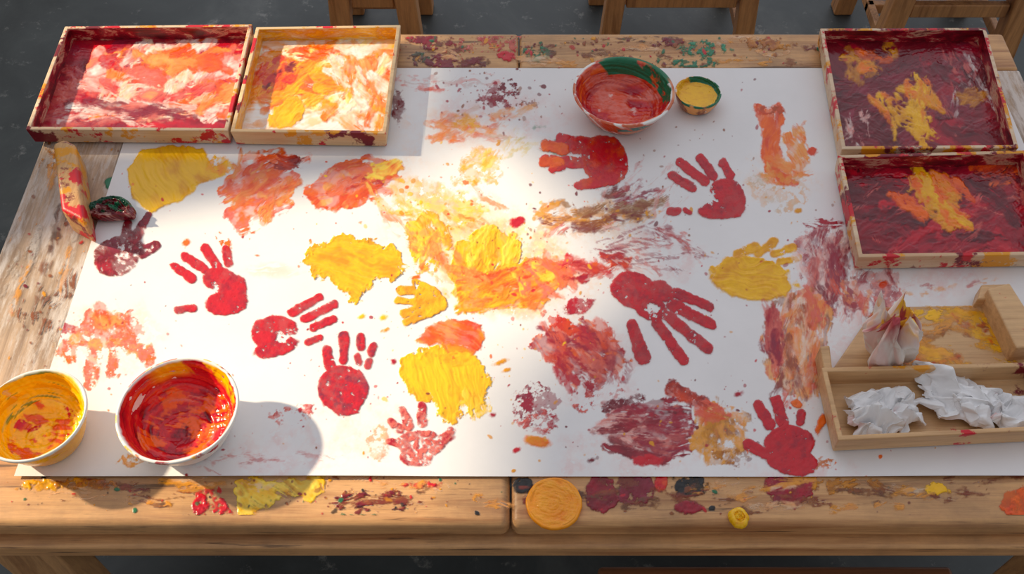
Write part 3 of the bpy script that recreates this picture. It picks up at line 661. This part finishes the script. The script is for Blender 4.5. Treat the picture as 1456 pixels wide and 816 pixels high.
cp_=patch((1250,434,1460,530),z=ZB+0.0086)
cp_.swipes(1340,480,80,34,26,[[OCH,BRN],[DOR,BRN],[OCH,PEA],[YEL,OCH]],(-20,40),(30,90),(4,12),(.2,.42),.4,31,.7,.5)
cp_.mark(ell(1340,450,50,10),[YEL,OCH],0.42,8,12,streak=(5,40,6),seed=4,tv=.4)
cp_.build('spilled_paint',M_dec,0.001,0.04,cr)

# crumpled tissues
M_tis=painted('tissue_paper',C(244,243,243),0.9,bumps=.3,gloss=.6)
def crumple(name,cu,cv_,rx,ry,z0,hgt,seed,rot=0,stain=None,zc=0.02):
    R=np.random.RandomState(seed); n=120
    cx,cy=p2w(cu,cv_,z0+zc)
    s,t=np.meshgrid(np.linspace(-1,1,n),np.linspace(-1,1,n))
    ang=np.arctan2(t,s)
    x=s*np.sqrt(1-t*t/2)*.6+s*.35; y=t*np.sqrt(1-s*s/2)*.6+t*.35
    rr=np.maximum(abs(s),abs(t)); rim=1+0.30*fbm(np.cos(ang)*2.5+seed,np.sin(ang)*2.5,3,seed)*rr
    x=x*rim; y=y*rim
    z=np.zeros_like(x); dx=0*x; dy=0*y
    for i in range(30):
        a=R.uniform(0,math.pi); fr=R.uniform(0.6,5.0); ph=R.uniform(0,1); am=0.5/fr**0.9
        w=(x*math.cos(a)+y*math.sin(a))*fr+ph+0.5*vn(x*1.3+i,y*1.3,seed+i)
        tri=2*np.abs(2*(w-np.floor(w+0.5)))-1
        mk=ss(-.3,.3,vn(x*1.2+5*i,y*1.2,seed+i+3))
        z+=am*tri*mk; dx+=0.07/fr*tri*math.cos(a*2); dy+=0.07/fr*tri*math.sin(a*2)
    z=(z-z.min())/(z.max()-z.min())
    Z=z0+0.001+hgt*z*(1-0.7*np.clip(rr,0,1)**4)
    xx=(x+dx)*rx; yy=(y+dy)*ry; c,s_=math.cos(rot),math.sin(rot)
    Xw=cx+xx*c-yy*s_; Yw=cy+xx*s_+yy*c
    idx=np.arange(n*n).reshape(n,n); q=np.stack([idx[:-1,:-1],idx[:-1,1:],idx[1:,1:],idx[1:,:-1]],-1).reshape(-1,4)
    o=mesh_np(name,np.stack([Xw,Yw,Z],-1).reshape(-1,3),q,M_tis,smooth=False)
    if stain is None: al=0*x; col=base_cols(x.shape,PNK)
    else: col,al=stain(x,y,z)
    setcol(o.data,np.concatenate([col,al[...,None]],-1).reshape(-1,4))
    return o
def mx(a,b,t): return a*(1-t[...,None])+b*t[...,None]
def base_cols(shape,c): return np.zeros(shape+(3,))+c
ft=ZB+0.0065
def st0(x,y,z):
    n1=fbm(x*2,y*2,4,5); return base_cols(x.shape,PNK),ss(.25,.5,n1)*.3
crumple('crumpled_tissue',1256,580,0.064,0.038,ft,0.046,1,0.2,st0)
crumple('crumpled_tissue',1366,562,0.064,0.040,ft,0.048,5,-0.35)
crumple('crumpled_tissue',1450,586,0.050,0.034,ft,0.042,9,-0.2,st0)

# ---------------------------------------------------------------- lathe bowls
def resample(pts,n):
    p=np.array(pts,float)
    for _ in range(2):
        q=[p[0]]
        for i in range(len(p)-1): q+= [0.75*p[i]+0.25*p[i+1],0.25*p[i]+0.75*p[i+1]]
        q.append(p[-1]); p=np.array(q)
    L=np.r_[0,np.cumsum(np.linalg.norm(np.diff(p,axis=0),axis=1))]
    s=np.linspace(0,L[-1],n); return np.stack([np.interp(s,L,p[:,0]),np.interp(s,L,p[:,1])],-1)
def bowl(name,u,v,rpx,h,base,colf,prof=None,seed=0,top=0.0,wob=0.0,amp=1.0):
    cx,cy=p2w(u,v,base+h); R=rpx*dep(cy,base+h)/F
    prof=prof or [(0.0,0.0),(.60,0),(.66,.02),(.80,.35),(.90,.75),(.94,.88),(1.0,.90),(1.01,.97),(.985,1.0),(.95,.985),(.925,.90),(.86,.60),(.72,.28),(.5,.15),(.25,.12),(0,.12)]
    pr=resample(prof,150); nA=320
    k=int(np.argmax(pr[:,1]))
    ang=np.linspace(0,2*np.pi,nA,endpoint=False)
    A,I=np.meshgrid(ang,np.arange(len(pr)))
    r=pr[I,0]*R; z=pr[I,1]*h
    inside=(I>k)
    x=np.cos(A); y=np.sin(A)
    rn=pr[I,0]; zn=pr[I,1]
    px,py=x*rn,y*rn
    B=A+rn*2.2
    swirl=0.6*fbs(px*2+seed,py*5+0.8*px,4,seed,.7)+0.6*fbm(px*3+seed,py*3,4,seed+3,.65)
    rq=np.clip(rn*1.3,0,1)
    st=fbs(np.cos(B)*2.0*rq+seed,zn*7+rn*6+np.sin(B)*1.6*rq,4,seed+2,.7)
    bl=fbm(px*2.6+zn*1.3+5,py*2.6+seed,5,seed+4,.62)
    col,al=colf(inside,rn,zn,A,swirl,st,bl)
    rough=np.where(inside,0.0024*(swirl+st)*al,0.0006*bl*al)*amp
    r=np.where(rn>0.01,r-np.where(inside&(zn>.3)&(rn>.6)&(top==0),rough,0),r)
    z=z+np.where(inside&(((zn<=.4)&(top==0))|((rn<top))),rough*1.3+0.0005,0)
    r=r*(1+wob*fbm(np.cos(A)*1.5+seed,np.sin(A)*1.5,3,seed))
    z[0]=0
    V=np.stack([cx+x*r,cy+y*r,base+z],-1).reshape(-1,3)
    idx=np.arange(V.shape[0]).reshape(len(pr),nA); nx=np.roll(idx,-1,1)
    q=np.stack([idx[:-1],nx[:-1],nx[1:],idx[1:]],-1).reshape(-1,4)
    o=mesh_np(name,V,q,M_bowl)
    setcol(o.data,np.concatenate([col,al[...,None]],-1).reshape(-1,4))
    return o
def bf_mid(ins,r,z,A,sw,st,bl):
    c=ramp(0.55+0.8*st,[MAR,CRI,RED,C(220,45,50),DOR]); c=mx(c,base_cols(r.shape,ORA),ss(.05,.25,sw)*(r<.78)*.9); c=mx(c,base_cols(r.shape,YEL),ss(-.15,.1,bl)*ss(.0,.4,np.cos(A-0.9))*ss(.5,.75,z))
    c=mx(c,base_cols(r.shape,PNK),ss(.2,.4,st)*(r<.6)); c=mx(c,base_cols(r.shape,CRI),ss(.15,.35,-sw)*(r<.7))
    a=np.where(ins,ss(.985,.95,z+0.03*bl),ss(.1,.25,bl)*ss(.55,.85,z)*0.9)
    co_=mx(base_cols(r.shape,CRI),base_cols(r.shape,YEL),ss(0,.1,sw))
    return np.where(ins[...,None],c,co_),a
def bf_left(ins,r,z,A,sw,st,bl):
    c=ramp(0.6+0.6*st,[OCH,YEL,YEL,LYE]); c=mx(c,base_cols(r.shape,DOR),ss(.05,.3,sw)*(r<.72)*.9); c=mx(c,base_cols(r.shape,RED),ss(.15,.32,bl+.2*st)*(r<.65)); c=mx(c,base_cols(r.shape,C(90,120,40)),ss(.3,.45,st)*(r>.7)*ss(.2,.7,np.cos(A-2.4))*.8)
    a=np.where(ins,ss(1.0,.96,z+.03*bl),ss(-.75,-.5,bl)*ss(.98,.9,z))
    return np.where(ins[...,None],c,ramp(.5+.5*bl,[OCH,YEL])),a
def bf_top(ins,r,z,A,sw,st,bl):
    c=ramp(0.5+0.8*sw,[CRI,RED,DOR,PNK,C(235,90,60)]); c=mx(c,base_cols(r.shape,CRI),ss(.1,.35,-st)*.6)
    c=mx(c,base_cols(r.shape,WHT),ss(.3,.5,bl)*(r<.5)*.5)
    c=mx(c,base_cols(r.shape,ORA),ss(.0,.2,st)*(z>.6)*.8); c=mx(c,base_cols(r.shape,GRN),ss(-.1,.05,bl*.7+.6*np.cos(A-1.15)-.35)*(z>.5))
    a=np.where(ins,ss(1.02,.97,z+.06*bl),ss(-.2,.0,bl))
    a=np.where((z>.93)&(np.cos(A-1.15)>.6),1.0,a)
    oc=ramp(.5+.9*bl,[C(60,120,110),DOR,C(200,100,60),C(225,150,110)]); oc=mx(oc,base_cols(r.shape,GRN),ss(.6,.75,np.cos(A-1.15))*(z>.8)); oc=mx(oc,base_cols(r.shape,C(40,120,110)),ss(.0,.15,np.abs(bl)-.1)*(z>.45)*(z<.75)*(np.sin(A)<0))
    return np.where(ins[...,None],c,oc),a
def bf_small(ins,r,z,A,sw,st,bl):
    c=ramp(0.5+0.5*sw,[OCH,YEL,OCH]); c=mx(c,base_cols(r.shape,GRN),ss(-.2,.1,np.cos(A-.3)+.4*bl)*(r>.82)) 
    a=np.where(ins,1.0,ss(-.4,-.2,bl))
    oc=mx(base_cols(r.shape,BRN),base_cols(r.shape,PEA),ss(-.2,.2,sw)); oc=mx(oc,base_cols(r.shape,GRN),(z>.85)*ss(-.2,.1,bl+.5*np.cos(A)))
    return np.where(ins[...,None],c,oc),a
pb=ZP+0.003
bowl('paint_bowl',252,580,86,0.068,pb,bf_mid,seed=1)
bowl('paint_bowl',46,588,75,0.068,pb,bf_left,seed=4)
bowl('paint_bowl',887,128,72,0.055,pb,bf_top,[(0.0,0.0),(.60,0),(.66,.02),(.80,.35),(.92,.75),(.96,.90),(1.0,.94),(1.01,.98),(.985,1.0),(.94,.995),(.90,.94),(.84,.60),(.70,.28),(.5,.17),(.25,.14),(0,.14)],seed=7)
bowl('small_paint_pot',993,130,33,0.030,pb,bf_small,[(0,0),(.7,0),(.78,.05),(.95,.6),(1.0,.95),(.98,1.0),(.93,.98),(.88,.8),(.84,.68),(.4,.64),(0,.64)],seed=9)
def of(ins,r,z,A,sw,st,bl):
    return ramp(.55+.5*sw,[C(246,130,8),C(252,155,12),C(254,172,36)]),np.ones(r.shape)
bowl('orange_paint_puddle',788,714,40,0.008,H+0.0005,of,[(0,0),(.96,0),(1.0,.25),(1.0,.7),(.97,.95),(.93,1.0),(.88,.94),(.5,.86),(0,.86)],seed=11,top=.9,wob=.04,amp=.5)
bowl('yellow_paint_blob',1052,733,16,0.012,H+0.0005,lambda ins,r,z,A,sw,st,bl:(ramp(.5+.5*sw,[OCH,YEL,LYE]),np.ones(r.shape)),[(0,0),(.9,0),(1.0,.3),(.9,.75),(.6,1.0),(.4,.85),(.2,.95),(0,.8)],seed=12,top=.5,wob=.15)

# upright paint-stained paper towel
M_bag=painted('paper_bag',C(244,236,228),0.85,bumps=.3,gloss=.5)
def bag():
    base=ZB+0.010; h=0.112
    cx,cy=p2w(1268,498,base+0.02)
    nA,nZ=220,110
    prof=[(0.0,0),(.80,0),(.95,.06),(1.08,.35),(1.05,.7),(.92,.92),(.74,1.0),(.60,.95),(.46,.84),(.3,.80),(0,.82)]
    pr=resample(prof,nZ)
    ang=np.linspace(0,2*np.pi,nA,endpoint=False); A,I=np.meshgrid(ang,np.arange(nZ))
    rn=pr[I,0]; zn=pr[I,1]; tt=I/(nZ-1)
    sqf=1/np.maximum(np.abs(np.cos(A)),np.abs(np.sin(A)))**0.6
    fold=np.zeros(A.shape); fz=np.zeros(A.shape); R=np.random.RandomState(4)
    ca,sa=np.cos(A)*rn,np.sin(A)*rn
    for i in range(14):
        a=R.uniform(0,2*np.pi); b2=R.uniform(-1.2,1.2); fr=R.uniform(.6,2.2)
        w=(ca*math.cos(a)+sa*math.sin(a)+zn*b2)*fr+R.uniform(0,1)+.4*vn(ca*1.5+i+4,sa*1.5+zn,i)
        tri=(2*np.abs(2*(w-np.floor(w+.5)))-1)
        fold+=tri*0.10/fr**.8; fz+=tri*0.10/fr**.8*ss(.5,1,zn)*R.choice([-1,1])
    r=rn*0.034*sqf*(1+fold)
    zz=zn*h*(1+0.16*np.sin(A-.9)*rn*zn**2)+fz*h*.6
    zz=np.maximum(zz,0)
    x=np.cos(A)*r+zn*(-0.016); y=np.sin(A)*r*0.72
    V=np.stack([cx+x,cy+y,base+zz],-1).reshape(-1,3)
    idx=np.arange(V.shape[0]).reshape(nZ,nA); nx=np.roll(idx,-1,1)
    q=np.stack([idx[:-1],nx[:-1],nx[1:],idx[1:]],-1).reshape(-1,4)
    o=mesh_np('paint_stained_paper_towel',V,q,M_bag,smooth=False)
    n1=fbm(ca*2.4+zn*2,sa*2.4,4,3); n2=fbm(ca*3+zn*2+4,sa*1.5,4,6)
    top=ss(.60,.74,tt+.12*n1); low=ss(.12,.35,n1)*.4*(1-top)
    colt=mx(base_cols(A.shape,YEL),base_cols(A.shape,CRI),ss(.12,.25,n2)); colt=mx(colt,base_cols(A.shape,WHT),ss(.1,.3,-n2)*.7)
    al=np.clip(top*.95+low,0,1)
    col=mx(base_cols(A.shape,C(228,150,140)),colt,top)
    setcol(o.data,np.concatenate([col,al[...,None]],-1).reshape(-1,4))
bag()

# wooden block (left) and sponge
M_blk=wood('block_wood','y',light=(226,180,124),dark=(184,130,78),stain=0.1,seed=11,paint=1.1)
blk=prism('wooden_block',[(86,298),(122,317),(107,204),(91,196),(74,203)],H+0.0005,H+0.06,M_blk,None,H+0.06,0.008)
def spf(ins,r,z,A,sw,st,bl):
    c=ramp(.5+.9*bl,[GRN,DMA,MAR,C(190,150,140)]); c=mx(c,base_cols(r.shape,C(18,80,58)),ss(-.1,.1,np.cos(A-1.8)+.4*sw)*(r>.55)); return c,np.ones(r.shape)
bs=bowl('paint_sponge',157,291,36,0.020,pb,spf,[(0,0),(.85,0),(.98,.3),(1.0,.7),(.9,1.0),(.7,.95),(.5,.7),(.2,.75),(0,.8)],seed=5,top=.8,wob=.12,amp=2)
c0=Vector((*p2w(157,291,pb+0.02),0))
for vv in bs.data.vertices: vv.co.y=c0.y+(vv.co.y-c0.y)*0.55+0.25*(vv.co.x-c0.x)**2/0.04*-1

# ---------------------------------------------------------------- chairs / bench
def chair(name,x0,x1,y0,depth,seat,mat,lw=0.045):
    e=empty(name)
    box('seat',x0-0.01,x1+0.01,y0-0.01,y0+depth,seat,seat+0.025,mat,e,0.008)
    for i,(x,y,kx,ky) in enumerate(((x0,y0,-.02,-.02),(x1-lw,y0,.02,-.02),(x0,y0+depth-lw,-.02,.03),(x1-lw,y0+depth-lw,.02,.03))):
        box('leg_%d'%(i+1),x,x+lw,y,y+lw,0,seat if i<2 else seat+0.32,mat,e,0.006,skew=(kx,ky))
    box('rail_front',x0+lw,x1-lw,y0+0.008,y0+0.03,0.235,0.275,mat,e,0.004)
    box('rail_side_1',x0+0.01,x0+0.03,y0+lw,y0+depth-lw,0.12,0.15,mat,e,0.004)
    box('rail_side_2',x1-0.03,x1-0.01,y0+lw,y0+depth-lw,0.12,0.15,mat,e,0.004)
    box('cross_bar',x0+0.01,x1-0.01,y0+depth/2,y0+depth/2+0.025,0.12,0.15,mat,e,0.004)
    box('back_rest',x0+lw,x1-lw,y0+depth-0.035,y0+depth-0.015,seat+0.2,seat+0.3,mat,e,0.006)
M_ch=wood('chair_pine','z',light=(226,168,110),dark=(154,100,56),seed=3)
chair('wooden_chair',0.25,0.64,1.17,0.34,0.33,M_ch,0.05)
chair('wooden_chair',-0.475,-0.255,1.17,0.3,0.34,M_ch,0.055)
chair('wooden_chair',0.98,1.34,1.13,0.34,0.33,M_ch,0.055)
e=empty('wooden_bench')
box('seat',p2w(850,800,.32)[0],0.72,-0.80,-0.36,0.29,0.32,M_wdark,e,0.008)
for i,(x,y) in enumerate(((0.18,-0.76),(0.64,-0.76),(0.18,-0.42),(0.64,-0.42))): box('leg_%d'%(i+1),x,x+0.04,y,y+0.04,0,0.29,M_wdark,e,0.004)

# ---------------------------------------------------------------- light
w=bpy.data.worlds.new('world'); sc.world=w; w.use_nodes=True
nt=w.node_tree; bg=nt.nodes['Background']
tc=N(nt,'ShaderNodeTexCoord'); dt=N(nt,'ShaderNodeVectorMath',operation='DOT_PRODUCT'); dt.inputs[1].default_value=(-0.35,0.85,0.35)
nt.links.new(tc.outputs['Generated'],dt.inputs[0])
mr=N(nt,'ShaderNodeMapRange'); mr.inputs[1].default_value=-0.9; mr.inputs[2].default_value=0.95; mr.inputs[3].default_value=0.0; mr.inputs[4].default_value=1.0
nt.links.new(dt.outputs['Value'],mr.inputs[0])
c_=cramp(nt,mr.outputs[0],[(0.0,(0.34,0.32,0.31)),(0.55,(0.60,0.61,0.66)),(1.0,(1.18,1.20,1.30))])
nt.links.new(c_,bg.inputs[0]); bg.inputs[1].default_value=0.76
s=bpy.data.lights.new('sun','SUN'); s.energy=6.2; s.angle=0.034; s.color=(1.0,0.84,0.60)
so=bpy.data.objects.new('sun',s); sc.collection.objects.link(so); so.location=(-5,2,5)
so.rotation_euler=SD.to_track_quat('-Z','Y').to_euler()
